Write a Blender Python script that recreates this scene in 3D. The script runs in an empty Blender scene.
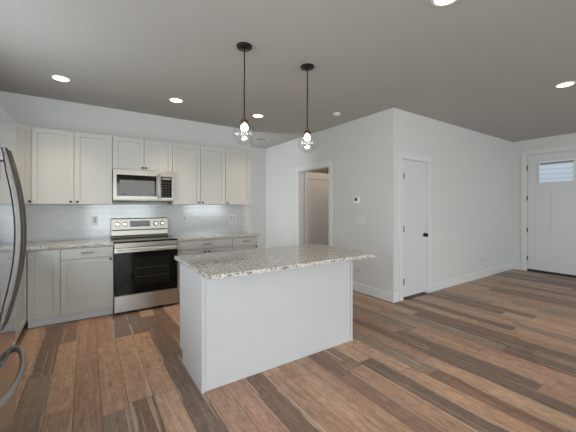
import bpy, bmesh, math, random
from mathutils import Vector, Matrix
R = math.radians
PI = math.pi
scene = bpy.context.scene
COL = scene.collection
random.seed(7)

# ------------------------------------------------------------------ camera
cd = bpy.data.cameras.new('camera')
cam = bpy.data.objects.new('camera', cd)
COL.objects.link(cam)
cam.location = (0, 0, 1.361)
cam.rotation_euler = (PI / 2, 0, -0.591)
cd.sensor_width = 36.0
cd.lens = 299.2 / 576 * 36
cd.shift_y = -(216 - 206.12) / 576
cd.clip_start = 0.02
scene.camera = cam

# ------------------------------------------------------------------ world, sun, window daylight, exposure
world = bpy.data.worlds.new('sky')
scene.world = world
world.use_nodes = True
wn = world.node_tree.nodes
bg = wn['Background']
sky = wn.new('ShaderNodeTexSky')
sky.sky_type = 'NISHITA'
sky.sun_elevation = R(38)
sky.sun_rotation = R(20)
sky.sun_disc = False
wm = wn.new('ShaderNodeMix'); wm.data_type = 'RGBA'; wm.inputs[0].default_value = 0.55
wm.inputs[7].default_value = (1.6, 1.6, 1.65, 1)          # thin white cloud over the blue
world.node_tree.links.new(sky.outputs[0], wm.inputs[6])
world.node_tree.links.new(wm.outputs[2], bg.inputs[0])
bg.inputs[1].default_value = 0.42

def area(name, loc, rot, sx, sy, power, color):
    l = bpy.data.lights.new(name, 'AREA')
    l.shape = 'RECTANGLE'; l.size = sx; l.size_y = sy
    l.energy = power; l.color = color
    o = bpy.data.objects.new(name, l); COL.objects.link(o)
    o.location = loc; o.rotation_euler = rot
    return o
DAY = (0.85, 0.93, 1.0)
# daylight arriving through the glazed rear wall and side windows (outside the panes)
area('daylight_patio_door', (1.3, -5.62, 1.25), (R(90), 0, 0), 2.6, 2.3, 205, DAY)
area('daylight_rear_window', (5.1, -5.62, 1.5), (R(90), 0, 0), 2.0, 1.4, 120, DAY)
area('daylight_left_window', (-1.29, -0.4, 1.2), (R(90), 0, R(-90)), 2.9, 2.1, 100, DAY)
area('daylight_counter_window', (-1.29, 2.85, 1.65), (R(90), 0, R(-90)), 1.1, 1.05, 36, DAY)
area('daylight_hall_window', (0.93, 5.72, 1.5), (R(90), 0, R(-90)), 0.8, 1.2, 37, DAY)

vs = scene.view_settings
vs.view_transform = 'Standard'
vs.look = 'None'
vs.gamma = 1
vs.use_curve_mapping = False
vs.exposure = 0.20
cy = scene.cycles
cy.max_bounces = 10
cy.diffuse_bounces = 6
cy.glossy_bounces = 5
cy.transparent_max_bounces = 12
cy.sample_clamp_indirect = 4

# ------------------------------------------------------------------ dimensions
YK = 4.937          # kitchen wall face
YU = YK - 0.325     # wall-cabinet door face
YB = 4.307          # base-cabinet door face
ZC = 2.753          # ceiling
XW = -1.165         # left wall face
XO = 3.592          # wall with the cased opening
YD = 2.680          # wall with the closet door
XE = 7.695          # entry wall
YH = 6.315          # end of the hall
YR = -5.5           # rear wall face
Z0, Z1 = 1.385, 2.297

# ------------------------------------------------------------------ materials
def new_mat(name):
    m = bpy.data.materials.new(name); m.use_nodes = True
    return m, m.node_tree.nodes, m.node_tree.links, m.node_tree.nodes['Principled BSDF']
def N(nodes, t, **kw):
    n = nodes.new(t)
    for k, v in kw.items(): setattr(n, k, v)
    return n
def mth(nodes, links, op, a, b=None, c=None):
    n = nodes.new('ShaderNodeMath'); n.operation = op
    for i, v in enumerate((a, b, c)):
        if v is None: continue
        if isinstance(v, (int, float)): n.inputs[i].default_value = v
        else: links.new(v, n.inputs[i])
    return n.outputs[0]
def srgb(r, g, b):
    f = lambda c: (c / 255 / 12.92) if c / 255 <= 0.04045 else ((c / 255 + 0.055) / 1.055) ** 2.4
    return (f(r), f(g), f(b), 1)
def plain(name, col, rough=0.5, metal=0.0, bump=0.0, bscale=60, var=0.03, emit=None, es=0, coat=0, spec=0.5):
    m, n, l, b = new_mat(name)
    b.inputs['Roughness'].default_value = rough
    b.inputs['Metallic'].default_value = metal
    b.inputs['Coat Weight'].default_value = coat
    b.inputs['Specular IOR Level'].default_value = spec
    tc = N(n, 'ShaderNodeTexCoord')
    nz = N(n, 'ShaderNodeTexNoise'); nz.inputs['Scale'].default_value = 3.0; nz.inputs['Detail'].default_value = 4
    l.new(tc.outputs['Object'], nz.inputs['Vector'])
    mx = N(n, 'ShaderNodeMix', data_type='RGBA')
    mx.inputs[6].default_value = tuple(c * (1 - var) for c in col[:3]) + (1,)
    mx.inputs[7].default_value = tuple(min(1, c * (1 + var)) for c in col[:3]) + (1,)
    l.new(nz.outputs['Fac'], mx.inputs[0]); l.new(mx.outputs[2], b.inputs['Base Color'])
    if bump:
        n2 = N(n, 'ShaderNodeTexNoise'); n2.inputs['Scale'].default_value = bscale; n2.inputs['Detail'].default_value = 3
        l.new(tc.outputs['Object'], n2.inputs['Vector'])
        bp = N(n, 'ShaderNodeBump'); bp.inputs['Strength'].default_value = bump; bp.inputs['Distance'].default_value = 0.004
        l.new(n2.outputs['Fac'], bp.inputs['Height']); l.new(bp.outputs[0], b.inputs['Normal'])
    if emit:
        b.inputs['Emission Color'].default_value = emit; b.inputs['Emission Strength'].default_value = es
    return m
M = {}
M['wall'] = plain('wall_paint', (0.585, 0.58, 0.55, 1), 0.55, bump=0.12, bscale=90, var=0.01)
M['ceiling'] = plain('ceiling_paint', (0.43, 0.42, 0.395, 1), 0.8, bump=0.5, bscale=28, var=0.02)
M['trim'] = plain('trim_paint', (0.62, 0.62, 0.60, 1), 0.35, var=0.01)
M['door'] = plain('door_paint', (0.59, 0.59, 0.59, 1), 0.35, var=0.01)
M['cab'] = plain('cabinet_paint', (0.485, 0.48, 0.44, 1), 0.35, var=0.015)
M['island'] = plain('island_paint', (0.50, 0.50, 0.49, 1), 0.42, var=0.01)
M['toe'] = plain('toe_kick_paint', (0.60, 0.61, 0.61, 1), 0.5)
M['gap'] = plain('shadow_gap', (0.10, 0.095, 0.085, 1), 0.8)
M['bronze'] = plain('dark_bronze', (0.014, 0.012, 0.011, 1), 0.35, 0.4)
M['pull'] = plain('pewter_pull', (0.17, 0.15, 0.13, 1), 0.35, 0.9)
M['brass'] = plain('aged_brass', (0.36, 0.19, 0.10, 1), 0.3, 1.0)
M['black'] = plain('black_plastic', (0.012, 0.012, 0.012, 1), 0.4)
M['glassblack'] = plain('black_glass', (0.006, 0.006, 0.006, 1), 0.06, spec=0.22)
M['ovenglass'] = plain('oven_window_glass', (0.014, 0.015, 0.011, 1), 0.10, spec=0.25)
M['mwglass'] = plain('microwave_window_mesh', (0.16, 0.16, 0.155, 1), 0.35, spec=0.3)
M['white'] = plain('white_plastic', (0.62, 0.62, 0.60, 1), 0.35, var=0.01)
M['thermo'] = plain('thermostat_shell', (0.80, 0.80, 0.78, 1), 0.4, var=0.01)
M['key'] = plain('keypad_grey', (0.035, 0.035, 0.035, 1), 0.5)
M['slot'] = plain('outlet_slot_grey', (0.17, 0.17, 0.165, 1), 0.5)
M['knobsteel'] = plain('knob_steel', (0.78, 0.72, 0.62, 1), 0.22, 1.0)
M['vent'] = plain('vent_grey', (0.25, 0.25, 0.25, 1), 0.6)
M['lens'] = plain('lamp_lens', (1, 0.95, 0.85, 1), 0.5, emit=(1, 0.86, 0.66, 1), es=5)
M['bulb'] = plain('bulb_frosted', (1, 0.9, 0.8, 1), 0.4, emit=(1, 0.80, 0.58, 1), es=45)
M['led'] = plain('clock_display', (0.05, 0.01, 0.005, 1), 0.3, emit=(1, 0.22, 0.08, 1), es=0.25)
M['carpet'] = plain('porch_concrete', (0.35, 0.34, 0.33, 1), 0.9, bump=0.3)
M['hallwarm'] = plain('laundry_wall_paint', (0.50, 0.46, 0.40, 1), 0.7, var=0.02)
M['lawn'] = plain('dry_lawn', (0.16, 0.17, 0.09, 1), 0.95, bump=0.5, var=0.3)

def steel(name, col, rough, axis, metal=1.0, aniso=0.4):
    m, n, l, b = new_mat(name)
    b.inputs['Metallic'].default_value = metal
    b.inputs['Base Color'].default_value = col
    tc = N(n, 'ShaderNodeTexCoord'); mp = N(n, 'ShaderNodeMapping')
    sc_ = [400, 400, 400]; sc_[axis] = 3
    mp.inputs['Scale'].default_value = sc_
    l.new(tc.outputs['Object'], mp.inputs['Vector'])
    nz = N(n, 'ShaderNodeTexNoise'); nz.inputs['Scale'].default_value = 1; nz.inputs['Detail'].default_value = 2
    l.new(mp.outputs[0], nz.inputs['Vector'])
    mr = N(n, 'ShaderNodeMapRange'); mr.inputs[3].default_value = rough * .8; mr.inputs[4].default_value = rough * 1.25
    l.new(nz.outputs['Fac'], mr.inputs[0]); l.new(mr.outputs[0], b.inputs['Roughness'])
    return m
M['steel'] = steel('brushed_stainless', (0.24, 0.22, 0.19, 1), 0.32, 0)
M['fridge'] = steel('fridge_stainless', (0.60, 0.62, 0.64, 1), 0.10, 2)
M['handle'] = steel('satin_handle_steel', (0.19, 0.175, 0.165, 1), 0.34, 2)
M['steel_bright'] = steel('brightened_satin_steel', (0.52, 0.50, 0.46, 1), 0.36, 1)  # paler steel; on range drawer and rail its colour stands for reflected light

def thin_glass(name, tint=(1, 1, 1, 1), refl=0.9, base=0.03):
    m = bpy.data.materials.new(name); m.use_nodes = True
    n = m.node_tree.nodes; l = m.node_tree.links
    for x in list(n):
        if x.type == 'BSDF_PRINCIPLED': n.remove(x)
    out = [x for x in n if x.type == 'OUTPUT_MATERIAL'][0]
    tr = N(n, 'ShaderNodeBsdfTransparent'); tr.inputs[0].default_value = tint
    gl = N(n, 'ShaderNodeBsdfGlossy'); gl.inputs['Roughness'].default_value = 0.02
    lw = N(n, 'ShaderNodeLayerWeight'); lw.inputs[0].default_value = 0.25
    f = mth(n, l, 'MULTIPLY_ADD', mth(n, l, 'POWER', lw.outputs['Facing'], 2.2), refl, base)
    mx = N(n, 'ShaderNodeMixShader')
    l.new(f, mx.inputs[0]); l.new(tr.outputs[0], mx.inputs[1]); l.new(gl.outputs[0], mx.inputs[2])
    l.new(mx.outputs[0], out.inputs[0])
    return m
M['glass'] = thin_glass('window_glass', refl=0.5, base=0.04)
M['globe'] = thin_glass('clear_globe_glass', tint=(0.97, 0.97, 0.96, 1), refl=0.60, base=0.09)

def floor_mat():
    m, n, l, b = new_mat('multi_tone_wood_planks')
    tc = N(n, 'ShaderNodeTexCoord'); sx = N(n, 'ShaderNodeSeparateXYZ')
    l.new(tc.outputs['Object'], sx.inputs[0])
    X, Y = sx.outputs[0], sx.outputs[1]
    A = lambda op, a, b_=None, c=None: mth(n, l, op, a, b_, c)
    W, LN = 0.157, 1.22
    u = A('DIVIDE', A('ADD', X, 20.016), W)
    row = A('FLOOR', u); fu = A('FRACT', u)
    w1 = N(n, 'ShaderNodeTexWhiteNoise', noise_dimensions='1D'); l.new(row, w1.inputs['W'])
    v = A('DIVIDE', A('ADD', A('ADD', Y, 30.0), A('MULTIPLY', w1.outputs['Value'], 7.3)), LN)
    idv = A('FLOOR', v); fv = A('FRACT', v)
    cid = N(n, 'ShaderNodeCombineXYZ'); l.new(row, cid.inputs[0]); l.new(idv, cid.inputs[1])
    w2 = N(n, 'ShaderNodeTexWhiteNoise', noise_dimensions='3D'); l.new(cid.outputs[0], w2.inputs['Vector'])
    rnd = w2.outputs['Value']
    sc = N(n, 'ShaderNodeSeparateColor'); l.new(w2.outputs['Color'], sc.inputs[0])
    r2, r3 = sc.outputs[1], sc.outputs[2]
    # board base colour
    cr = N(n, 'ShaderNodeValToRGB'); cr.color_ramp.interpolation = 'CONSTANT'
    pal = [(0.0, (0.215, 0.128, 0.088)), (0.12, (0.440, 0.275, 0.180)), (0.32, (0.180, 0.122, 0.094)),
           (0.44, (0.380, 0.235, 0.155)), (0.58, (0.275, 0.205, 0.155)), (0.70, (0.465, 0.300, 0.200)),
           (0.84, (0.250, 0.158, 0.112)), (0.93, (0.420, 0.245, 0.172))]
    e = cr.color_ramp.elements
    e[0].position = 0; e[0].color = pal[0][1] + (1,)
    e[1].position = pal[1][0]; e[1].color = pal[1][1] + (1,)
    for p_, c_ in pal[2:]:
        q = e.new(p_); q.color = c_ + (1,)
    l.new(rnd, cr.inputs[0])
    # grain: long streaks
    def streak(sxv, syv, detail, off):
        cx = N(n, 'ShaderNodeCombineXYZ')
        l.new(A('MULTIPLY', X, sxv), cx.inputs[0]); l.new(A('MULTIPLY', Y, syv), cx.inputs[1])
        l.new(A('MULTIPLY_ADD', rnd, 37.0, off), cx.inputs[2])
        z = N(n, 'ShaderNodeTexNoise'); z.inputs['Scale'].default_value = 1; z.inputs['Detail'].default_value = detail
        z.inputs['Roughness'].default_value = 0.6; z.inputs['Distortion'].default_value = 0.6
        l.new(cx.outputs[0], z.inputs['Vector']); return z.outputs['Fac']
    g1 = streak(22, 1.0, 4, 1.0)
    g2 = streak(90, 5.0, 5, 5.0)
    g3 = streak(26, 14, 4, 9.0)
    def mix(fac, a, b_, blend='MIX'):
        x = N(n, 'ShaderNodeMix', data_type='RGBA', blend_type=blend)
        if isinstance(fac, (int, float)): x.inputs[0].default_value = fac
        else: l.new(fac, x.inputs[0])
        for i, s in ((6, a), (7, b_)):
            if isinstance(s, tuple): x.inputs[i].default_value = s
            else: l.new(s, x.inputs[i])
        return x.outputs[2]
    def rng(x, a, b_, c=0.0, d=1.0):
        z = N(n, 'ShaderNodeMapRange'); l.new(x, z.inputs[0])
        for i, q in enumerate((a, b_, c, d)): z.inputs[i + 1].default_value = q
        return z.outputs[0]
    c = mix(A('MULTIPLY', rng(g1, .50, .68), 0.34), cr.outputs[0], (0.150, 0.100, 0.076, 1))
    c = mix(A('MULTIPLY', rng(g1, .46, .32), 0.22), c, (0.45, 0.32, 0.23, 1))
    val = A('ADD', rng(g2, .28, .72, .76, 1.24), rng(g3, .3, .7, -.20, .20))
    cc = N(n, 'ShaderNodeCombineColor'); [l.new(val, cc.inputs[i]) for i in range(3)]
    c = mix(1.0, c, cc.outputs[0], 'MULTIPLY')
    # pale sapwood streak along one edge of some boards
    wob = A('MULTIPLY', A('SUBTRACT', streak(0.0, 1.6, 3, 3.0), 0.5), 0.55)
    fe = A('ADD', A('MULTIPLY', fu, A('LESS_THAN', r2, .5)), A('MULTIPLY', A('SUBTRACT', 1.0, fu), A('GREATER_THAN', r2, .5)))
    wid = A('ADD', A('MULTIPLY', wob, 1.1), A('MULTIPLY_ADD', g3, 0.06, 0.04))
    sap = A('MULTIPLY', rng(A('SUBTRACT', wid, fe), 0.0, 0.03), A('GREATER_THAN', r3, 0.35))
    c = mix(A('MULTIPLY', sap, 0.75), c, (0.52, 0.40, 0.30, 1))
    thin = A('MULTIPLY', A('GREATER_THAN', streak(34, 0.55, 2, 21.0), 0.66), 0.60)
    c = mix(thin, c, (0.52, 0.40, 0.30, 1))
    # knots
    vo = N(n, 'ShaderNodeTexVoronoi'); vo.inputs['Scale'].default_value = 1
    kx = N(n, 'ShaderNodeCombineXYZ'); l.new(A('MULTIPLY', X, 5.0), kx.inputs[0]); l.new(A('MULTIPLY', Y, 2.2), kx.inputs[1])
    l.new(kx.outputs[0], vo.inputs['Vector'])
    c = mix(A('MULTIPLY', rng(vo.outputs['Distance'], .02, .09, 1, 0), 0.65), c, (0.06, 0.035, 0.022, 1))
    # seams
    su = A('LESS_THAN', A('MINIMUM', fu, A('SUBTRACT', 1.0, fu)), 0.013)
    sv = A('LESS_THAN', A('MINIMUM', fv, A('SUBTRACT', 1.0, fv)), 0.0013)
    seam = A('MAXIMUM', su, sv)
    c = mix(A('MULTIPLY', seam, 0.85), c, (0.08, 0.055, 0.042, 1))
    l.new(c, b.inputs['Base Color'])
    l.new(rng(g2, .2, .8, .30, .46), b.inputs['Roughness'])
    b.inputs['Specular IOR Level'].default_value = 0.30
    bp = N(n, 'ShaderNodeBump'); bp.inputs['Strength'].default_value = 0.25; bp.inputs['Distance'].default_value = 0.002
    l.new(A('SUBTRACT', g2, seam), bp.inputs['Height']); l.new(bp.outputs[0], b.inputs['Normal'])
    return m
M['floor'] = floor_mat()

def granite():
    m, n, l, b = new_mat('speckled_granite')
    tc = N(n, 'ShaderNodeTexCoord')
    def noise(s, d, r=.6):
        z = N(n, 'ShaderNodeTexNoise'); z.inputs['Scale'].default_value = s; z.inputs['Detail'].default_value = d
        z.inputs['Roughness'].default_value = r
        l.new(tc.outputs['Object'], z.inputs['Vector']); return z.outputs['Fac']
    cr = N(n, 'ShaderNodeValToRGB'); e = cr.color_ramp.elements
    e[0].position = .30; e[0].color = (0.27, 0.245, 0.215, 1)
    e[1].position = .66; e[1].color = (0.56, 0.545, 0.50, 1)
    for p_, c_ in ((.44, (0.39, 0.36, 0.315, 1)), (.54, (0.48, 0.455, 0.405, 1))):
        q = e.new(p_); q.color = c_
    l.new(noise(60, 7, .78), cr.inputs[0])
    vo = N(n, 'ShaderNodeTexVoronoi'); vo.inputs['Scale'].default_value = 75
    l.new(tc.outputs['Object'], vo.inputs['Vector'])
    sp = N(n, 'ShaderNodeSeparateColor'); l.new(vo.outputs['Color'], sp.inputs[0])
    dark = mth(n, l, 'MULTIPLY', mth(n, l, 'GREATER_THAN', sp.outputs[0], 0.70), mth(n, l, 'LESS_THAN', vo.outputs['Distance'], 0.50))
    dark = mth(n, l, 'MULTIPLY', dark, mth(n, l, 'GREATER_THAN', noise(14, 2), 0.42))
    mx = N(n, 'ShaderNodeMix', data_type='RGBA'); l.new(dark, mx.inputs[0]); l.new(cr.outputs[0], mx.inputs[6])
    mx.inputs[7].default_value = (0.055, 0.045, 0.04, 1)
    v2 = N(n, 'ShaderNodeTexVoronoi'); v2.inputs['Scale'].default_value = 90
    l.new(tc.outputs['Object'], v2.inputs['Vector'])
    s2 = N(n, 'ShaderNodeSeparateColor'); l.new(v2.outputs['Color'], s2.inputs[0])
    lt = mth(n, l, 'MULTIPLY', mth(n, l, 'GREATER_THAN', s2.outputs[1], 0.80), 0.6)
    m2 = N(n, 'ShaderNodeMix', data_type='RGBA'); l.new(lt, m2.inputs[0]); l.new(mx.outputs[2], m2.inputs[6])
    m2.inputs[7].default_value = (0.74, 0.72, 0.67, 1)
    l.new(m2.outputs[2], b.inputs['Base Color'])
    b.inputs['Roughness'].default_value = 0.07
    return m
M['granite'] = granite()

def tile():
    m, n, l, b = new_mat('white_subway_tile')
    tc = N(n, 'ShaderNodeTexCoord'); sx = N(n, 'ShaderNodeSeparateXYZ'); cx = N(n, 'ShaderNodeCombineXYZ')
    l.new(tc.outputs['Object'], sx.inputs[0])
    l.new(mth(n, l, 'ADD', sx.outputs[0], sx.outputs[1]), cx.inputs[0]); l.new(sx.outputs[2], cx.inputs[1])
    br = N(n, 'ShaderNodeTexBrick'); br.inputs['Scale'].default_value = 1
    br.inputs['Brick Width'].default_value = 0.155; br.inputs['Row Height'].default_value = 0.0785
    br.inputs['Mortar Size'].default_value = 0.0016; br.inputs['Mortar Smooth'].default_value = 0.3
    br.inputs['Color1'].default_value = (0.56, 0.575, 0.565, 1); br.inputs['Color2'].default_value = (0.53, 0.545, 0.54, 1)
    br.inputs['Mortar'].default_value = (0.44, 0.45, 0.45, 1)
    l.new(cx.outputs[0], br.inputs['Vector']); l.new(br.outputs['Color'], b.inputs['Base Color'])
    b.inputs['Roughness'].default_value = 0.12
    bp = N(n, 'ShaderNodeBump'); bp.inputs['Strength'].default_value = 0.4; bp.inputs['Distance'].default_value = 0.002; bp.invert = True
    l.new(br.outputs['Fac'], bp.inputs['Height']); l.new(bp.outputs[0], b.inputs['Normal'])
    return m
M['tile'] = tile()

def siding():
    m, n, l, b = new_mat('pale_lap_siding')
    tc = N(n, 'ShaderNodeTexCoord'); sx = N(n, 'ShaderNodeSeparateXYZ'); l.new(tc.outputs['Object'], sx.inputs[0])
    f = mth(n, l, 'FRACT', mth(n, l, 'MULTIPLY', sx.outputs[2], 5.5))
    g = mth(n, l, 'LESS_THAN', f, 0.12)
    mx = N(n, 'ShaderNodeMix', data_type='RGBA'); l.new(g, mx.inputs[0])
    mx.inputs[6].default_value = (0.84, 0.84, 0.83, 1); mx.inputs[7].default_value = (0.52, 0.53, 0.55, 1)
    l.new(mx.outputs[2], b.inputs['Base Color']); b.inputs['Roughness'].default_value = 0.7
    return m
M['siding'] = siding()

# ------------------------------------------------------------------ mesh helpers
def bx(bm, x0, y0, z0, x1, y1, z1, rot=None):
    vs_ = [bm.verts.new((x, y, z)) for x in (x0, x1) for y in (y0, y1) for z in (z0, z1)]
    for f in ((0, 1, 3, 2), (4, 6, 7, 5), (0, 4, 5, 1), (2, 3, 7, 6), (0, 2, 6, 4), (1, 5, 7, 3)):
        bm.faces.new([vs_[i] for i in f])
    return vs_
def lathe(bm, prof, seg=32, cx=0, cy_=0, axis='Z', origin=None, cap=True):
    """prof: list of (radius, height) along the axis."""
    rings = []
    for r, h in prof:
        ring = []
        for i in range(seg):
            a = 2 * PI * i / seg
            p = (r * math.cos(a), r * math.sin(a), h)
            if axis == 'Y': p = (p[0], p[2], p[1])
            if axis == 'X': p = (p[2], p[0], p[1])
            o = origin or (cx, cy_, 0)
            ring.append(bm.verts.new((p[0] + o[0], p[1] + o[1], p[2] + o[2])))
        rings.append(ring)
    for a, b in zip(rings, rings[1:]):
        for i in range(seg):
            j = (i + 1) % seg
            bm.faces.new((a[i], a[j], b[j], b[i]))
    if cap:
        for rg in (rings[0], rings[-1]):
            try: bm.faces.new(rg)
            except ValueError: pass
def tube(bm, pts, rx, ry=None, seg=12, side=Vector((0, 0, 1))):
    """sweep an ellipse along pts; `side` is the direction of rx."""
    ry = ry or rx
    rings = []
    for i, p in enumerate(pts):
        p = Vector(p)
        t = (Vector(pts[min(i + 1, len(pts) - 1)]) - Vector(pts[max(i - 1, 0)])).normalized()
        s = (side - t * side.dot(t)).normalized(); u = t.cross(s)
        k_rx = rx[i] if isinstance(rx, list) else rx
        k_ry = ry[i] if isinstance(ry, list) else ry
        rings.append([bm.verts.new(p + s * (k_rx * math.cos(2 * PI * k / seg)) + u * (k_ry * math.sin(2 * PI * k / seg))) for k in range(seg)])
    for a, b in zip(rings, rings[1:]):
        for i in range(seg):
            j = (i + 1) % seg
            bm.faces.new((a[i], a[j], b[j], b[i]))
    bm.faces.new(rings[0]); bm.faces.new(rings[-1])
def prism(bm, pts, z0, z1):
    a = [bm.verts.new((x, y, z0)) for x, y in pts]; b = [bm.verts.new((x, y, z1)) for x, y in pts]
    bm.faces.new(a); bm.faces.new(b)
    for i in range(len(pts)):
        j = (i + 1) % len(pts); bm.faces.new((a[i], a[j], b[j], b[i]))
def mesh(name, build, mat, parent=None, bevel=0.0, smooth=False, loc=None, seg=2):
    bm = bmesh.new()
    build(bm)
    bmesh.ops.recalc_face_normals(bm, faces=bm.faces)
    me = bpy.data.meshes.new(name); bm.to_mesh(me); bm.free()
    me.materials.append(M[mat])
    o = bpy.data.objects.new(name, me); COL.objects.link(o)
    if parent: o.parent = parent
    if loc: o.location = loc
    if smooth:
        for p in me.polygons: p.use_smooth = True
        me.set_sharp_from_angle(angle=R(40))
    if bevel:
        md = o.modifiers.new('bevel', 'BEVEL'); md.width = bevel; md.segments = seg; md.limit_method = 'ANGLE'
        md.harden_normals = False
    return o
def box(name, a, b, mat, parent=None, bevel=0.0):
    return mesh(name, lambda bm: bx(bm, *a, *b), mat, parent, bevel)
def struct(name, build, mat, parent=None, bevel=0.0):
    o = mesh(name, build, mat, parent, bevel)
    if parent is None: o['kind'] = 'structure'
    return o
def tag(o, label, cat, group=None):
    o['label'] = label; o['category'] = cat
    if group: o['group'] = group
    return o
def thing(name, label, cat, loc, rz=0, group=None):
    o = bpy.data.objects.new(name, None); COL.objects.link(o)
    o.empty_display_size = 0.1
    o.location = loc; o.rotation_euler = (0, 0, rz)
    return tag(o, label, cat, group)
def copy_tree(o, parent=None):
    c = o.copy(); COL.objects.link(c)
    if parent: c.parent = parent
    for ch in list(o.children): copy_tree(ch, c)
    return c
def struct_empty(name, loc):
    o = bpy.data.objects.new(name, None); COL.objects.link(o); o.location = loc; o['kind'] = 'structure'
    return o

# ------------------------------------------------------------------ room shell
T = 0.12
struct('floor', lambda bm: bx(bm, XW - T, YR - T, -0.10, XE + 0.14, YH + T, 0.0), 'floor')
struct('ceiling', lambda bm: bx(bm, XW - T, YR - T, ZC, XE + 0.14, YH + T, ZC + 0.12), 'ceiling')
def wl(bm, x0, y0, x1, y1, holes=(), axis='x', z1=ZC):
    """wall box with rectangular holes (a0, a1, z0, z1) along axis"""
    a0, a1 = (x0, x1) if axis == 'x' else (y0, y1)
    def put(p, q, zz0, zz1):
        if q - p < 1e-4 or zz1 - zz0 < 1e-4: return
        if axis == 'x': bx(bm, p, y0, zz0, q, y1, zz1)
        else: bx(bm, x0, p, zz0, x1, q, zz1)
    cur = a0
    for h0, h1, hz0, hz1 in sorted(holes):
        put(cur, h0, 0, z1); put(h0, h1, 0, hz0); put(h0, h1, hz1, z1); cur = h1
    put(cur, a1, 0, z1)
struct('wall_kitchen', lambda bm: wl(bm, XW, YK, 2.472, YK + T), 'wall')
struct('wall_left', lambda bm: wl(bm, XW - T, YR, XW, YK + T, [(-1.9, 1.1, 0.10, 2.30), (2.25, 3.45, 1.10, 2.22)], 'y'), 'wall')
struct('wall_rear', lambda bm: wl(bm, XW - T, YR - T, XE + 0.14, YR, [(0.0, 2.6, 0.02, 2.4), (4.1, 6.1, 0.8, 2.2)], 'x'), 'wall')
OP0, OP1, OPZ = 4.040, 4.937, 2.068          # cased opening
struct('wall_opening', lambda bm: wl(bm, XO, YD, XO + T, YH, [(OP0 - .02, OP1 + .02, 0, OPZ + .02)], 'y'), 'wall')
D0, D1, DZ = 3.806, 4.417, 2.040             # closet door
struct('wall_closet', lambda bm: wl(bm, XO + T, YD, XE, YD + T, [(D0 - .018, D1 + .018, 0, DZ + .018)], 'x'), 'wall')
E0, E1, EZ = 1.505, 2.425, 2.425             # entry door
struct('wall_entry', lambda bm: wl(bm, XE, YR, XE + 0.14, YD + T, [(E0 - .02, E1 + .02, 0, EZ + .02)], 'y'), 'wall')
struct('wall_hall_back', lambda bm: wl(bm, 0.95, YH, 5.2, YH + T), 'wall')
struct('wall_hall_left', lambda bm: wl(bm, 0.95 - T, YK + T, 0.95, YH + T, [(5.3, 6.1, 0.9, 2.1)], 'y'), 'wall')
struct('wall_laundry_back', lambda bm: wl(bm, 5.20, YD + 0.8, 5.20 + T, YH), 'hallwarm')
struct('wall_laundry_end', lambda bm: wl(bm, XO + T, 5.96, 5.20, 5.96 + T), 'hallwarm')
struct('wall_laundry_front', lambda bm: wl(bm, XO + T, YD + 0.75, 5.32, YD + 0.80), 'hallwarm')

# baseboards
def base_profile(bm, p0, p1, out, h=0.135, t=0.014):
    (xa, ya), (xb, yb) = p0, p1
    ox, oy = out
    pr = [(0, 0), (t, 0), (t, h - .02), (t * .55, h - .006), (t * .4, h), (0, h)]
    a = [bm.verts.new((xa + ox * d, ya + oy * d, z)) for d, z in pr]
    b = [bm.verts.new((xb + ox * d, yb + oy * d, z)) for d, z in pr]
    bm.faces.new(a); bm.faces.new(b)
    for i in range(len(pr)):
        j = (i + 1) % len(pr); bm.faces.new((a[i], a[j], b[j], b[i]))
def bb(name, segs):
    def f(bm):
        for s in segs: base_profile(bm, *s)
    struct(name, f, 'trim')
bb('baseboard_opening', [((XO, YD - 0.014), (XO, OP0 - .122), (-1, 0)), ((XO, OP1 + .112), (XO, YH), (-1, 0))])
bb('baseboard_closet', [((XO, YD), (D0 - .105, YD), (0, -1)), ((D1 + .108, YD), (XE, YD), (0, -1))])
bb('baseboard_entry', [((XE, YR), (XE, E0 - .10), (-1, 0)), ((XE, E1 + .105), (XE, YD), (-1, 0))])
bb('baseboard_hall', [((0.95, YH), (XO, YH), (0, -1))])
bb('baseboard_kitchen', [((2.335, YK), (2.472, YK), (0, -1))])
bb('baseboard_rear', [((XW, YR), (-0.1, YR), (0, 1)), ((2.7, YR), (XE, YR), (0, 1))])
bb('baseboard_left', [((XW, YR), (XW, -1.95), (1, 0))])

# casings and jambs
def casing_y(name, x, y0, y1, z, w, jamb_d, t=0.018):
    """casing round an opening in a wall whose face is x (room on -x side)"""
    def f(bm):
        bx(bm, x - t, y0 - w - .012, 0, x, y0 - .012, z + .012)
        bx(bm, x - t, y1 + .012, 0, x, y1 + w + .012, z + .012)
        bx(bm, x - t - .003, y0 - w - .012, z + .012, x, y1 + w + .012, z + .012 + w)
        bx(bm, x - .002, y0 - .02, 0, x + jamb_d, y0, z + .02)
        bx(bm, x - .002, y1, 0, x + jamb_d, y1 + .02, z + .02)
        bx(bm, x - .002, y0, z, x + jamb_d, y1, z + .02)
    return struct(name, f, 'trim', bevel=0.002)
def casing_x(name, y, x0, x1, z, w, jamb_d, t=0.018):
    def f(bm):
        bx(bm, x0 - w - .010, y - t, 0, x0 - .010, y, z + .010)
        bx(bm, x1 + .010, y - t, 0, x1 + w + .010, y, z + .010)
        bx(bm, x0 - w - .010, y - t - .003, z + .010, x1 + w + .010, y, z + .010 + w)
        bx(bm, x0 - .018, y - .002, 0, x0 - .003, y + jamb_d, z + .018)
        bx(bm, x1 + .003, y - .002, 0, x1 + .018, y + jamb_d, z + .018)
        bx(bm, x0 - .003, y - .002, z + .003, x1 + .003, y + jamb_d, z + .018)
    return struct(name, f, 'trim', bevel=0.002)
casing_y('trim_1', XO, OP0, OP1, OPZ, 0.085, T)
casing_x('trim_2', YD, D0, D1, DZ, 0.090, T)
casing_y('trim_3', XE, E0, E1, EZ, 0.090, 0.14)

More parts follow.
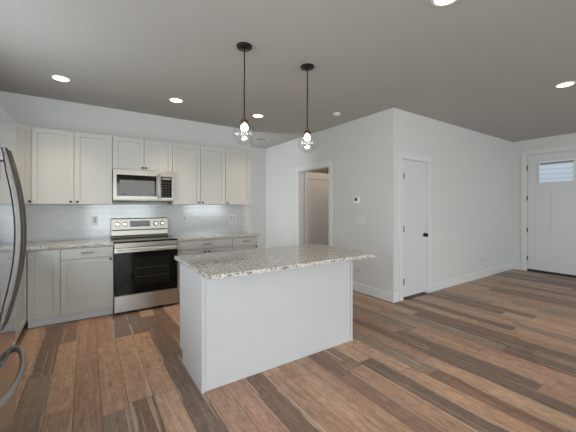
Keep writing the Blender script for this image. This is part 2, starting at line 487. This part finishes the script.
# ---- closet door (door_1)
def hinge(parent, loc, along, z, h=0.09, mat='bronze'):
    x, y = loc
    def f(bm):
        if along == 'x':
            bx(bm, x - .001, y - .008, z - h / 2, x + .026, y + .0015, z + h / 2)
            lathe(bm, [(.011, z - h / 2), (.011, z + h / 2)], 10, x + .004, y - .012)
        else:
            bx(bm, x - .006, y - .010, z - h / 2, x - .002, y + .010, z + h / 2)
            lathe(bm, [(.0065, z - h / 2), (.0065, z + h / 2)], 10, x - .008, y)
    return mesh('hinge', f, mat, parent)
d1 = struct_empty('door_1', (D0, YD, 0))
def leaf1(bm):
    w = D1 - D0; t = .035; y0 = .004; sy = .112; z0, z1 = .226, 1.922
    bx(bm, .003, y0, .030, sy, y0 + t, DZ); bx(bm, w - sy, y0, .030, w - .003, y0 + t, DZ)
    bx(bm, sy, y0, .030, w - sy, y0 + t, z0); bx(bm, sy, y0, z1, w - sy, y0 + t, DZ)
    bx(bm, sy, y0 + .010, z0, w - sy, y0 + t - .01, z1)
    for q in (0, 1):       # sticking moulding round the panel
        bx(bm, sy + q * (w - 2 * sy - .012), y0 + .004, z0, sy + .012 + q * (w - 2 * sy - .012), y0 + .012, z1)
        bx(bm, sy + .012, y0 + .004, z0 + q * (z1 - z0 - .012), w - sy - .012, y0 + .012, z0 + .012 + q * (z1 - z0 - .012))
mesh('door_leaf', leaf1, 'door', d1, 0.0015)
for z in (1.80, 1.03, .26): hinge(d1, (0.0, .002), 'x', z)
def knob_door(bm):
    lathe(bm, [(.0001, -.052), (.020, -.052), (.027, -.044), (.029, -.034), (.024, -.024), (.012, -.018), (.011, -.008), (.031, -.006), (.032, .0039)], 24, origin=(0, 0, 0), axis='Y')
mesh('door_knob', knob_door, 'bronze', d1, smooth=True, loc=(D1 - D0 - .062, 0, .915))

# ---- entry door (door_2)
d2 = struct_empty('door_2', (XE, E1, 0))
def leaf2(bm):
    # local y runs from 0 (hinge side) to -w ; face towards -x
    w = E1 - E0; x0 = .006; t = .044
    def B(ya, yb, za, zb, dx=0.0, tt=t): bx(bm, x0 + dx, -yb, za, x0 + dx + tt, -ya, zb)
    gl = (.192, w - .182, 1.838, 2.262)
    B(.003, .135, .02, EZ - .004); B(w - .135, w - .003, .02, EZ - .004)
    B(.135, w - .135, .02, .235)
    B(.135, w - .135, gl[3], EZ - .004)
    B(.135, gl[0], gl[2], gl[3]); B(gl[1], w - .135, gl[2], gl[3])
    B(.135, w - .135, 1.74, gl[2])
    B(w / 2 - .065, w / 2 + .065, .235, 1.74)
    B(.135, w / 2 - .065, .235, 1.74, .006, .02); B(w / 2 + .065, w - .135, .235, 1.74, .006, .02)
mesh('door_leaf', leaf2, 'door', d2, 0.002)
def lite_frame(bm):
    w = E1 - E0; a, b, c, d = .192, w - .182, 1.838, 2.262; s = .014
    for q in ((a - .012, a + s, c - .012, d + .012), (b - s, b + .012, c - .012, d + .012), (a + s, b - s, c - .012, c + s - .008), (a + s, b - s, d - s + .008, d + .012)):
        bx(bm, -.004, -q[1], q[2], .006, -q[0], q[3])
lf = mesh('window_frame', lite_frame, 'trim', d2, 0.002)
box('pane', (.024, -(E1 - E0) + .182, 1.838), (.030, -.192, 2.262), 'glass', d2)
sh = box('folded_shade', (.008, -(E1 - E0) + .200, 2.205), (.022, -.210, 2.243), 'vent', d2, 0.002)
sh['label'] = 'dark grey shade folded at the top of the door light'
box('door_sweep', (-.004, -(E1 - E0) + .003, .002), (.0055, -.003, .046), 'black', d2)
for z in (2.16, 1.53, .86, .27): hinge(d2, (.004, .0), 'y', z, 0.10)
def lever(bm):
    lathe(bm, [(.001, -.058), (.022, -.056), (.028, -.044), (.024, -.03), (.011, -.02), (.011, -.008), (.032, -.006), (.032, .0055)], 24, axis='X', origin=(0, 0, 0))
mesh('door_knob', lever, 'bronze', d2, smooth=True, loc=(0, -(E1 - E0) + .07, .93))

# ---- interior door standing open inside the cased opening (door_3)
d3 = struct_empty('door_3', (XO + T + .004, OP1 - .003, 0))
def leaf3(bm):
    w = .862; t = .035; s = .115; zz = OPZ - .006
    bx(bm, 0, -t, .015, s, 0, zz); bx(bm, w - s, -t, .015, w, 0, zz)
    bx(bm, s, -t, .015, w - s, 0, .226); bx(bm, s, -t, 1.922, w - s, 0, zz)
    bx(bm, s, -t + .010, .226, w - s, -.010, 1.922)
mesh('door_leaf', leaf3, 'door', d3, 0.0015)
mesh('door_knob', knob_door, 'bronze', d3, smooth=True, loc=(.80, -.039, .915))

# ---- windows behind the camera and in the hall
def window(n, x0, x1, y0, y1, z0, z1, mull=1):
    w = struct_empty('window_%d' % n, ((x0 + x1) / 2, (y0 + y1) / 2, z0))
    ox, oy = (x0 + x1) / 2, (y0 + y1) / 2
    horiz = (x1 - x0) > (y1 - y0)
    L = (x1 - x0) if horiz else (y1 - y0); D = .05; s = .05; H = z1 - z0
    def B(bm, a, b, c, d, dd=D):
        if horiz: bx(bm, a - L / 2, -dd, c, b - L / 2, dd, d)
        else: bx(bm, -dd, a - L / 2, c, dd, b - L / 2, d)
    def f(bm):
        B(bm, .001, s, .001, H - .001); B(bm, L - s, L - .001, .001, H - .001); B(bm, s, L - s, .001, s); B(bm, s, L - s, H - s, H - .001)
        for k in range(mull): B(bm, L * (k + 1) / (mull + 1) - .03, L * (k + 1) / (mull + 1) + .03, s, H - s, D * .8)
    mesh('window_frame', f, 'trim', w, 0.002)
    mesh('pane', lambda bm: B(bm, s, L - s, s, H - s, .003), 'glass', w)
window(1, 0.0, 2.6, YR - T, YR, 0.02, 2.4, 1)
window(2, 4.1, 6.1, YR - T, YR, 0.8, 2.2, 1)
window(3, XW - T, XW, -1.9, 1.1, 0.10, 2.30, 1)
window(5, XW - T, XW, 2.25, 3.45, 1.10, 2.22, 1)
window(4, 0.95 - T, 0.95, 5.3, 6.1, 0.9, 2.1, 0)

# ------------------------------------------------------------------ outside, seen through the entry light
tag(mesh('porch_slab', lambda bm: bx(bm, XE + .14, -1.5, -.12, XE + 2.2, 3.4, -.02), 'carpet'), 'grey concrete porch slab outside the white front door', 'porch')
tag(mesh('lawn', lambda bm: bx(bm, XE + .14, -25, -.25, 40, 25, -.121), 'lawn'), 'dry lawn outside beyond the front porch', 'lawn')
hs = thing('neighbour_house', 'pale lap-sided house seen through the small glass of the front door', 'house', (15.5, 2.0, -.12), R(16))
mesh('wall', lambda bm: bx(bm, 0, -7, 0, 6, 7, 6.5), 'siding', hs)

# ------------------------------------------------------------------ cabinets
def shaker(bm, x0, z0, x1, z1, y0=-.020, t=.019, s=.057, flat=False):
    """door or drawer front in the local frame: face towards -y"""
    if flat:
        bx(bm, x0, y0, z0, x1, y0 + t, z1); return
    bx(bm, x0, y0, z0, x0 + s, y0 + t, z1); bx(bm, x1 - s, y0, z0, x1, y0 + t, z1)
    bx(bm, x0 + s, y0, z0, x1 - s, y0 + t, z0 + s); bx(bm, x0 + s, y0, z1 - s, x1 - s, y0 + t, z1)
    bx(bm, x0 + s, y0 + .011, z0 + s, x1 - s, y0 + t - .002, z1 - s)
def knob(parent, x, z, y=-.020):
    def f(bm): lathe(bm, [(.0005, -.026), (.012, -.025), (.0145, -.019), (.010, -.012), (.005, -.008), (.0065, 0)], 16, axis='Y')
    return mesh('knob', f, 'bronze', parent, smooth=True, loc=(x, y, z))
def bar_pull(parent, x, z, y=-.020, L=.128):
    def f(bm):
        tube(bm, [(-L / 2, -.026, 0), (L / 2, -.026, 0)], .0055, seg=10)
        for s in (-1, 1): tube(bm, [(s * (L / 2 - .016), 0, 0), (s * (L / 2 - .016), -.027, 0)], .0045, seg=8)
    return mesh('handle', f, 'pull', parent, smooth=True, loc=(x, y, z))
G = .003
def wall_cabinet(x0, x1, z0, z1, label, knobs, name='wall_cabinet'):
    """knobs: list of door spans (a, b, knob_x or None) in world X"""
    t = thing(name, label, 'cabinet', (x0, YU + .020, z0), 0, 'white wall cabinets over the counter')
    w = x1 - x0; d = YK - YU - .020 - .001; h = z1 - z0
    mesh('body', lambda bm: bx(bm, .0008, 0, 0, w - .0008, d, h), 'cab', t)
    for a, b, kx in knobs:
        dr = mesh('door', lambda bm: shaker(bm, a - x0 + G, G * .5, b - x0 - G, h - G), 'cab', t, 0.0012)
        # dark reveal behind the door edge
        knob(dr, kx - x0, .032)
    return t
def base_cabinet(x0, x1, label, doors, drawers, rot=0, loc=None, depth=YK - YB - .020 - .001, ztop=.879):
    t = thing('base_cabinet', label, 'cabinet', loc or (x0, YB + .020, 0), rot, 'white base cabinets under the granite')
    w = x1 - x0; d = depth
    mesh('body', lambda bm: bx(bm, .0008, 0, .10, w - .0008, d, ztop - .0005), 'cab', t)
    mesh('toe_kick', lambda bm: bx(bm, .0008, .055, .0005, w - .0008, .067, .0995), 'toe', t)
    for (a, b, za, zb, kx, kz) in doors:
        dr = mesh('door', lambda bm: shaker(bm, a + G, za, b - G, zb), 'cab', t, 0.0012)
        if kx is not None: knob(dr, kx, kz)
    for (a, b, za, zb, hx) in drawers:
        dr = mesh('drawer', lambda bm: shaker(bm, a + G, za, b - G, zb, flat=True), 'cab', t, 0.002)
        bar_pull(dr, hx, (za + zb) / 2 + .006)
    return t

X0, X1, X2, X3, X4 = -.552, .278, 1.043, 1.868, 2.315
wall_cabinet(X0, X1, Z0, Z1, 'white two-door wall cabinet left of the microwave', [(X0, -.137, -.172), (-.137, X1, -.102)])
wall_cabinet(X1, X2, 1.862, Z1, 'short white two-door wall cabinet directly above the microwave', [(X1, .662, .640), (.662, X2, .684)])
wall_cabinet(X2, X3, Z0, Z1, 'white two-door wall cabinet right of the microwave', [(X2, 1.461, 1.428), (1.461, X3, 1.494)])
wall_cabinet(X3, X4, Z0, Z1, 'white single-door wall cabinet at the right end of the kitchen wall', [(X3, X4, X3 + .035)])
# diagonal corner cabinet
cc = thing('corner_wall_cabinet', 'white angled corner wall cabinet beside the refrigerator', 'cabinet', (XW, YK, Z0), 0, 'white wall cabinets over the counter')
hc = Z1 - Z0
mesh('body', lambda bm: prism(bm, [(.001, -.001), (.001, -.612), (.293, -.612), (.611, -.317), (.611, -.001)], 0, hc), 'cab', cc)
dd = mesh('door', lambda bm: shaker(bm, G, G * .5, .416 - G, hc - G), 'cab', cc, 0.0012)
pA, pB = Vector((.305 - .012, -.612, 0)), Vector((.611, -.317 + .0, 0))
dirv = (pB - pA); ang = math.atan2(dirv.y, dirv.x)
dd.location = pA + Vector((math.cos(ang), math.sin(ang), 0)) * .009 + Vector((math.sin(ang), -math.cos(ang), 0)) * .001
dd.rotation_euler = (0, 0, ang)
knob(dd, .385, .032)

# base cabinets of the kitchen wall
XB0, XB1, XB2 = -.549, -.257, .272
ZD = .718
base_cabinet(XB0, XB1, 'white base cabinet with one tall door in the corner beside the refrigerator',
             [(0.004, XB1 - XB0, .103, .862, None, None)], [])
base_cabinet(XB1, XB2, 'white base cabinet with drawer left of the range',
             [(0, XB2 - XB1, .103, .732, XB2 - XB1 - .033, .712)], [(0, XB2 - XB1, .742, .862, .262)])
XR0, XR1, XR2 = 1.040, 1.857, 2.300
base_cabinet(XR0, XR1, 'white base cabinet with wide drawer and two doors right of the range',
             [(0, .409, .103, .732, .376, .700), (.409, XR1 - XR0, .103, .732, .442, .700)], [(0, XR1 - XR0, .742, .862, .410)])
base_cabinet(XR1, XR2, 'narrow white base cabinet at the right end of the kitchen wall',
             [(0, XR2 - XR1, .103, .732, XR2 - XR1 - .033, .712)], [(0, XR2 - XR1, .742, .862, .225)])
# side run beside the refrigerator, faces +x
YF1 = 2.10
wS = (YB - YF1) / 2
for i, lb in enumerate(('white base cabinet beside the far side of the refrigerator', 'white base cabinet on the left wall next to the corner cabinet')):
    yy = YF1 + i * wS
    base_cabinet(0, wS - .0005, lb, [(0, wS / 2, .103, .862, None, None), (wS / 2, wS - .002, .103, .862, None, None)], [], PI / 2, (XB0 - .020, yy, 0), depth=XB0 - .020 - XW - .001)
fl = box('corner_filler', (XW + .001, YB + .001, .10), (XB0 - .003, YK - .001, .8785), 'cab')
tag(fl, 'white boxed blind corner of the base cabinets under the granite', 'cabinet')

# worktops
cz0, cz1 = .880, .911
tag(mesh('granite_worktop', lambda bm: prism(bm, [(XW + .0105, YK - .0105), (XW + .0105, YF1 + .005), (-.522, YF1 + .005), (-.522, 4.277), (XB2, 4.277), (XB2, YK - .0105)], cz0, cz1), 'granite', None, 0.003),
    'speckled granite worktop left of the range, turning the corner', 'worktop')
tag(mesh('granite_worktop', lambda bm: bx(bm, XR0, 4.277, cz0, 2.335, YK - .0105, cz1), 'granite', None, 0.003),
    'speckled granite worktop right of the range', 'worktop')
tag(mesh('tile_backsplash', lambda bm: bx(bm, XW + .0105, YK - .0095, .880, 2.335, YK - .0005, Z0 - .001), 'tile'),
    'white glossy subway tile backsplash along the kitchen wall', 'backsplash')
tag(mesh('tile_backsplash', lambda bm: bx(bm, XW + .0005, YF1 + .005, .880, XW + .0095, YK - .0005, 1.095), 'tile'),
    'white subway tile backsplash on the left wall behind the refrigerator side', 'backsplash')

# ------------------------------------------------------------------ range
rg = thing('electric_range', 'stainless freestanding electric range with black glass oven door', 'stove', (.655, 4.290, 0))
RW = .379
box('body', (-RW + .002, .02, .055), (RW - .002, .635, .895), 'steel', rg)
for sx_, sy_ in ((-1, .06), (1, .06), (-1, .58), (1, .58)):
    mesh('foot', lambda bm: lathe(bm, [(.018, .0005), (.018, .012), (.010, .014), (.010, .056)], 12, sx_ * .33, sy_), 'black', rg)
box('cooktop', (-RW + .001, -.012, .8955), (RW - .001, .565, .914), 'glassblack', rg, 0.004)
for (x, y, r_) in ((-.19, .13, .10), (.19, .13, .085), (-.19, .41, .075), (.19, .41, .10)):
    mesh('burner_ring', lambda bm: lathe(bm, [(r_ - .003, .9142), (r_, .9144), (r_ + .001, .9142)], 40, x, y, cap=False), 'slot', rg)
def ctrim(bm):
    bx(bm, -RW + .001, -.016, .835, RW - .001, .02, .895)
mesh('front_trim', ctrim, 'steel', rg, 0.003)
od = box('oven_door', (-RW + .003, -.014, .240), (RW - .003, .019, .832), 'glassblack', rg, 0.004)
odt = box('door_rail', (-RW + .003, -.019, .775), (RW - .003, -.0145, .830), 'steel_bright', od, 0.0015)  # same steel as the range, reflection put into the paler colour
box('oven_window', (-.150, -.0155, .345), (.275, -.0142, .700), 'ovenglass', od)
def oh(bm):
    tube(bm, [(-.345, -.062, .805), (.345, -.062, .805)], .011, .015, seg=14)
    for s in (-1, 1): bx(bm, s * .325 - .012, -.062, .795, s * .325 + .012, -.018, .815)
mesh('handle', oh, 'steel_bright', od, 0, True)
for z in (.45, .56):
    mesh('oven_rack', lambda bm: tube(bm, [(-.14, -.0158, z), (.265, -.0158, z)], .0010, seg=6), 'slot', od)
dw = box('storage_drawer', (-RW + .003, -.016, .030), (RW - .003, .019, .233), 'steel_bright', rg, 0.003)  # range steel again, paler colour paints in the floor's reflected light
# back guard with controls
def guard(bm):
    prof = [(.560, .9145), (.575, .945), (.590, 1.175), (.600, 1.185), (.636, 1.185), (.636, .9145)]
    a = [bm.verts.new((-RW + .001, y, z)) for y, z in prof]; b = [bm.verts.new((RW - .001, y, z)) for y, z in prof]
    bm.faces.new(a); bm.faces.new(b)
    for i in range(len(prof)):
        j = (i + 1) % len(prof); bm.faces.new((a[i], a[j], b[j], b[i]))
bgd = mesh('back_guard', guard, 'steel', rg, 0.002)
box('vent_slot', (-RW + .012, .572, 1.008), (RW - .012, .582, 1.024), 'black', bgd)
dsp = box('control_display', (-.140, .574, 1.060), (.125, .590, 1.148), 'glassblack', bgd)
def digits(bm):
    segs = {'1': 'bc', '2': 'abged', '5': 'afgcd', '8': 'abcdefg', '0': 'abcdef'}
    P = {'a': (0, 2, 1, 2), 'b': (1, 1, 1, 2), 'c': (1, 0, 1, 1), 'd': (0, 0, 1, 0), 'e': (0, 0, 0, 1), 'f': (0, 1, 0, 2), 'g': (0, 1, 1, 1)}
    ox = -.03 + k_ * .014 + (.004 if k_ > 1 else 0)
    for q in segs[ch_]:
        a, b, c, d = P[q]; u = .008
        bx(bm, ox + a * u - .0008, .5732, 1.115 + b * u - .0008, ox + c * u + .0008, .5739, 1.115 + d * u + .0008)
for k_, ch_ in enumerate('1200'): mesh('clock_digit', digits, 'led', dsp)
def rknob(bm):
    lathe(bm, [(.0005, -.036), (.018, -.035), (.021, -.030), (.022, -.008), (.029, -.005), (.029, .006)], 24, axis='Y')
    bx(bm, -.0035, -.042, -.019, .0035, -.034, .019)
for kx in (-.297, -.205, .205, .297):
    k = mesh('control_knob', rknob, 'knobsteel', bgd, smooth=True, loc=(kx, .578, 1.100))
    mesh('knob_ring', lambda bm: lathe(bm, [(.030, -.003), (.033, -.002), (.033, .004)], 24, axis='Y'), 'black', k)

# ------------------------------------------------------------------ microwave
mw = thing('microwave', 'stainless over-the-range microwave with black glass window', 'microwave', (.6605, YK - .001, 1.437))
MWW = .3795
YFm = -(YK - .001 - 4.545)
box('body', (-MWW, YFm + .028, 0.002), (MWW, -.0005, .4215), 'steel', mw)
box('vent_grille', (-MWW + .004, YFm + .002, -.012), (MWW - .004, -.02, .0015), 'black', mw)
mdr = box('door', (-MWW, YFm, .012), (.200, YFm + .027, .421), 'steel', mw, 0.003)
box('window_border', (-MWW + .042, YFm - .003, .060), (.152, YFm - .0003, .345), 'glassblack', mdr, 0.001)
box('window', (-MWW + .075, YFm - .0045, .100), (.125, YFm - .0031, .275), 'mwglass', mdr)
def mh(bm):
    tube(bm, [(.176, YFm - .002, .040), (.176, YFm - .032, .055), (.176, YFm - .038, .10), (.176, YFm - .040, .20), (.176, YFm - .038, .30), (.176, YFm - .032, .345), (.176, YFm - .002, .36)], .009, seg=12, side=Vector((1, 0, 0)))
mesh('handle', mh, 'steel_bright', mdr, smooth=True)
cp = box('control_panel', (.203, YFm, .012), (MWW, YFm + .027, .421), 'steel', mw, 0.003)
box('keypad', (.213, YFm - .0025, .045), (MWW - .022, YFm - .0003, .345), 'glassblack', cp, 0.001)
box('display', (.225, YFm - .0035, .300), (MWW - .034, YFm - .0026, .330), 'vent', cp)
for r_ in range(6):
    for c_ in range(3):
        box('key', (.230 + c_ * .038, YFm - .0032, .062 + r_ * .037), (.256 + c_ * .038, YFm - .0026, .078 + r_ * .037), 'key', cp)

# ------------------------------------------------------------------ refrigerator
FX = -.310                      # door face
fr = thing('refrigerator', 'stainless french-door refrigerator with curved bar handles at the left', 'refrigerator', (XW + .03, 1.74, 0))
fx = FX - (XW + .03)            # local face x
HW = .350
box('body', (0, -HW + .004, .05), (fx - .065, HW - .004, 1.76), 'vent', fr, 0.004)
for sx_, sy_ in ((.06, -1), (.06, 1), (fx - .12, -1), (fx - .12, 1)):
    mesh('foot', lambda bm: lathe(bm, [(.02, .0005), (.02, .051)], 12, sx_, sy_ * .29), 'black', fr)
def fdoor(y0, y1):
    return lambda bm: bx(bm, fx - .060, y0, .668, fx, y1, 1.795)
for sgn in (1, -1):
    y0, y1 = (.003, HW) if sgn > 0 else (-HW, -.003)
    dr = mesh('door', fdoor(y0, y1), 'fridge', fr, 0.008, seg=3)
    def hb(bm):
        n_ = 40; za, zb = .845, 1.605; yc = sgn * .034
        prev = None
        for i in range(n_ + 1):
            q = i / n_; b = math.sin(PI * q)
            xo = fx + .018 + .012 * q + .058 * b ** .9          # outer face
            th = .018 + .010 * min(1, b * 2.5)
            z = za + (zb - za) * q; hw = .0165; c_ = .006
            ring = [bm.verts.new((x, yc + sgn * .008 * b + y, z)) for x, y in (
                (xo - c_, -hw), (xo, -hw + c_), (xo + .001, 0), (xo, hw - c_), (xo - c_, hw), (xo - th + c_, hw), (xo - th, hw - c_), (xo - th, -hw + c_), (xo - th + c_, -hw))]
            if prev:
                for k in range(9): bm.faces.new((prev[k], prev[(k + 1) % 9], ring[(k + 1) % 9], ring[k]))
            else: bm.faces.new(ring)
            prev = ring
        bm.faces.new(prev)
        for z in (za + .03, zb - .03): bx(bm, fx + .0002, yc - .011, z - .02, fx + .022, yc + .011, z + .02)
    mesh('handle', hb, 'handle', dr, smooth=True)
    box('hinge_cover', (fx - .11, sgn * (HW - .07) - .03, 1.7605), (fx - .062, sgn * (HW - .07) + .03, 1.785), 'vent', fr, 0.004)
fz = mesh('freezer_drawer', lambda bm: bx(bm, fx - .060, -HW, .060, fx, HW, .655), 'fridge', fr, 0.008, seg=3)
def hf(bm):
    pts = []; n_ = 24
    for i in range(n_ + 1):
        s = i / n_; b = math.sin(PI * s)
        pts.append((fx + .004 + .062 * b ** .6, -.315 + .63 * s, .630 - .012 * b))
    tube(bm, pts, .0165, .012, seg=16)
mesh('handle', hf, 'steel_bright', fz, smooth=True)

# ------------------------------------------------------------------ island
IX0, IX1, IY0, IY1 = .690, 2.226, 2.154, 2.770
isl = thing('kitchen_island', 'white panelled kitchen island in the middle of the wood floor', 'kitchen island', ((IX0 + IX1) / 2, IY0, 0))
iw = (IX1 - IX0) / 2; idp = IY1 - IY0
def side(s):
    def f(bm):
        # profile in y,z with toe notch at the far side
        pr = [(0, .0005), (idp - .085, .0005), (idp - .085, .10), (idp, .10), (idp, .8785), (0, .8785)]
        xa, xb = (-iw, -iw + .019) if s < 0 else (iw - .019, iw)
        a = [bm.verts.new((xa, y, z)) for y, z in pr]; b = [bm.verts.new((xb, y, z)) for y, z in pr]
        bm.faces.new(a); bm.faces.new(b)
        for i in range(len(pr)):
            j = (i + 1) % len(pr); bm.faces.new((a[i], a[j], b[j], b[i]))
    return f
for s in (-1, 1): mesh('side_panel', side(s), 'island', isl, 0.001)
mesh('back_panel', lambda bm: bx(bm, -iw + .0195, .004, .0005, iw - .0195, .020, .8785), 'island', isl)
for s in (-1, 1):
    mesh('corner_trim', lambda bm: bx(bm, s * iw - (0.0 if s < 0 else .022), -.008, .0005, s * iw + (.022 if s < 0 else 0.0), -.0003, .8785), 'island', isl, 0.001)
mesh('body', lambda bm: bx(bm, -iw + .0195, .0205, .10, iw - .0195, idp - .022, .8785), 'cab', isl)
mesh('toe_kick', lambda bm: bx(bm, -iw + .0195, idp - .097, .0005, iw - .0195, idp - .085, .0995), 'toe', isl)
nd = 3; dwid = (2 * iw - .04) / nd
for k in range(nd):
    a = -iw + .02 + k * dwid
    def fd(bm, a=a): 
        s = .057; y0, y1 = idp - .0215, idp - .002
        xa, xb, za, zb = a + G, a + dwid - G, .103, .732
        bx(bm, xa, y0, za, xa + s, y1, zb); bx(bm, xb - s, y0, za, xb, y1, zb)
        bx(bm, xa + s, y0, za, xb - s, y1, za + s); bx(bm, xa + s, y0, zb - s, xb - s, y1, zb)
        bx(bm, xa + s, y0, za + s, xb - s, y1 - .009, zb - s)
    mesh('door', fd, 'cab', isl, 0.001)
    mesh('drawer', lambda bm: bx(bm, a + G, idp - .0215, .742, a + dwid - G, idp - .002, .862), 'cab', isl, 0.001)
tag(mesh('island_worktop', lambda bm: bx(bm, .652, 1.886, cz0, 2.276, 2.812, cz1), 'granite', None, 0.004),
    'speckled granite slab topping the white kitchen island', 'worktop')

# ------------------------------------------------------------------ pendant lights
ZG = 1.990; RG = .098
def pendant(x, y, label):
    t = thing('pendant_light', label, 'pendant light', (x, y, ZC), 0, 'glass globe pendants over the island')
    mesh('canopy', lambda bm: lathe(bm, [(.067, -.0005), (.067, -.012), (.060, -.020), (.030, -.024), (.008, -.030), (.004, -.034)], 36), 'bronze', t, smooth=True)
    top = ZG - ZC + RG
    mesh('cord', lambda bm: tube(bm, [(0, 0, -.030), (.002, .0, -.2), (-.0015, 0, -.4), (0, 0, top + .042)], .0055, seg=8, side=Vector((1, 0, 0))), 'bronze', t, smooth=True)
    sk = mesh('socket', lambda bm: lathe(bm, [(.006, top + .046), (.013, top + .043), (.014, top + .034), (.021, top + .031), (.022, top + .020), (.018, top + .018), (.0185, top - .004), (.015, top - .012), (.003, top - .014)], 28), 'brass', t, smooth=True)
    mesh('collar', lambda bm: lathe(bm, [(.0225, top + .014), (.034, top + .010), (.036, top - .002), (.030, top - .006), (.0195, top - .004)], 28), 'bronze', t, smooth=True)
    def gl(bm):
        pr = []
        for i in range(31):
            a = R(19) + (PI - R(19)) * i / 30
            pr.append((max(RG * math.sin(a), .0006), ZG - ZC + RG * math.cos(a)))
        lathe(bm, pr, 48, cap=False)
    mesh('globe_shade', gl, 'globe', t, smooth=True)
    zb = ZG - ZC + .086
    mesh('bulb', lambda bm: lathe(bm, [(.012, zb + .012), (.014, zb), (.021, zb - .010), (.029, zb - .024), (.0315, zb - .036), (.029, zb - .047), (.021, zb - .057), (.010, zb - .0625), (.0005, zb - .0635)], 28), 'bulb', t, smooth=True)
    return t
pendant(1.134, 2.371, 'clear globe pendant over the left end of the island')
pendant(1.822, 2.370, 'clear globe pendant over the right end of the island')

# ------------------------------------------------------------------ recessed ceiling lights
def can(x, y, label):
    t = thing('recessed_light', label, 'ceiling light', (x, y, ZC), 0, 'round recessed ceiling lights')
    mesh('trim_ring', lambda bm: lathe(bm, [(.094, -.0005), (.092, -.006), (.078, -.008), (.072, -.003)], 40, cap=False), 'trim', t, smooth=True)
    mesh('lens', lambda bm: lathe(bm, [(.0005, -.0035), (.073, -.0035), (.073, -.0005)], 40), 'lens', t)
    l = bpy.data.lights.new('recessed_spot', 'SPOT'); l.energy = 56; l.color = (1, .77, .52); l.spot_size = R(94); l.spot_blend = 1.0; l.shadow_soft_size = .06
    lo = bpy.data.objects.new('recessed_spot', l); COL.objects.link(lo); lo.parent = t; lo.location = (0, 0, -.012)
    return t
can(-.239, 4.085, 'round recessed ceiling light nearest the refrigerator corner')
can(.970, 4.085, 'round recessed ceiling light above the front of the range')
can(2.183, 4.085, 'round recessed ceiling light behind the left glass pendant')
can(4.541, 1.075, 'round recessed ceiling light at the right edge towards the front door')
can(1.985, 1.065, 'round recessed ceiling light at the top edge of the photo')

# smoke detector and vent
sd = thing('smoke_detector', 'small white round smoke detector on the ceiling', 'smoke detector', (3.115, 3.325, ZC))
mesh('base', lambda bm: lathe(bm, [(.062, -.0005), (.062, -.010)], 32), 'white', sd, smooth=True)
mesh('cover', lambda bm: lathe(bm, [(.056, -.0105), (.054, -.026), (.040, -.034), (.001, -.036)], 32), 'white', sd, smooth=True)
vt = thing('ceiling_vent', 'small grey slotted air vent on the hall ceiling', 'vent', (3.0, 5.47, ZC))
mesh('frame', lambda bm: (bx(bm, -.14, -.08, -.008, .14, -.06, -.0005), bx(bm, -.14, .06, -.008, .14, .08, -.0005), bx(bm, -.14, -.06, -.008, -.12, .06, -.0005), bx(bm, .12, -.06, -.008, .14, .06, -.0005)), 'trim', vt)
for k in range(6): box('slat', (-.12, -.055 + k * .02, -.007), (.12, -.045 + k * .02, -.0005), 'vent', vt)

# ------------------------------------------------------------------ wall plates
def plate(name, label, cat, loc, rz, gangs=1, style='outlet', group=None):
    """local: face towards -y, origin on the wall"""
    t = thing(name, label, cat, loc, rz, group)
    w = .070 + .046 * (gangs - 1)
    mesh('cover_plate', lambda bm: bx(bm, -w / 2, -.006, -.057, w / 2, -.0005, .057), 'white', t, 0.002)
    for g in range(gangs):
        cx = (g - (gangs - 1) / 2) * .046
        if style == 'outlet':
            def f(bm):
                bx(bm, cx - .0165, -.0075, -.034, cx + .0165, -.0061, .034)
            i = mesh('insert', f, 'white', t, 0.0005)
            for zz in (-.018, .018):
                mesh('socket', lambda bm: lathe(bm, [(.0125, -.0076), (.0125, -.0086)], 16, axis='Y', origin=(cx, 0, zz)), 'slot', i)
        else:
            mesh('rocker', lambda bm: bx(bm, cx - .0165, -.009, -.034, cx + .0165, -.0061, .034), 'white', t, 0.001)
    return t
yb = YK - .0095
GO = 'white electrical outlets'
plate('wall_outlet', 'white outlet on the tile backsplash left of the range', 'outlet', (.087, yb, 1.165), 0, 1, 'outlet', GO)
plate('wall_outlet', 'white outlet on the tile backsplash just right of the range', 'outlet', (1.308, yb, 1.160), 0, 1, 'outlet', GO)
plate('wall_outlet', 'double-width white outlet on the tile backsplash near its right end', 'outlet', (2.13, yb, 1.155), 0, 2, 'outlet', GO)
plate('wall_outlet', 'low white outlet on the wall below the thermostat', 'outlet', (XO, 3.33, .335), -PI / 2, 1, 'outlet', GO)
plate('wall_outlet', 'left one of two low white outlets on the closet-door wall', 'outlet', (6.25, YD, .33), 0, 1, 'outlet', GO)
plate('wall_outlet', 'right one of two low white outlets on the closet-door wall', 'outlet', (6.44, YD, .325), 0, 1, 'outlet', GO)
plate('light_switch', 'white triple switch plate under the thermostat', 'switch', (XO, 3.285, 1.142), -PI / 2, 3, 'switch')
th = thing('thermostat', 'small white thermostat with dark display beside the cased opening', 'thermostat', (XO, 3.36, 1.455), -PI / 2)
mesh('body', lambda bm: bx(bm, -.058, -.024, -.052, .058, -.0005, .052), 'thermo', th, 0.005)
mesh('screen', lambda bm: bx(bm, -.038, -.0255, -.010, .016, -.0242, .038), 'glassblack', th)

# dim ceiling lamp, unseen, added to brighten the room behind the opening
lz = thing('added_ceiling_light', 'round flush ceiling light added unseen to brighten the room beyond the cased opening', 'ceiling light', (4.35, 4.15, ZC))
mesh('base', lambda bm: lathe(bm, [(.12, -.0005), (.12, -.02)], 32), 'trim', lz, smooth=True)
mesh('diffuser', lambda bm: lathe(bm, [(.11, -.0205), (.105, -.05), (.06, -.07), (.001, -.075)], 32), 'white', lz, smooth=True)
l = bpy.data.lights.new('laundry_fill', 'POINT'); l.energy = 13; l.color = (1, .80, .62); l.shadow_soft_size = .08
lo = bpy.data.objects.new('laundry_fill', l); COL.objects.link(lo); lo.parent = lz; lo.location = (0, 0, -.17)
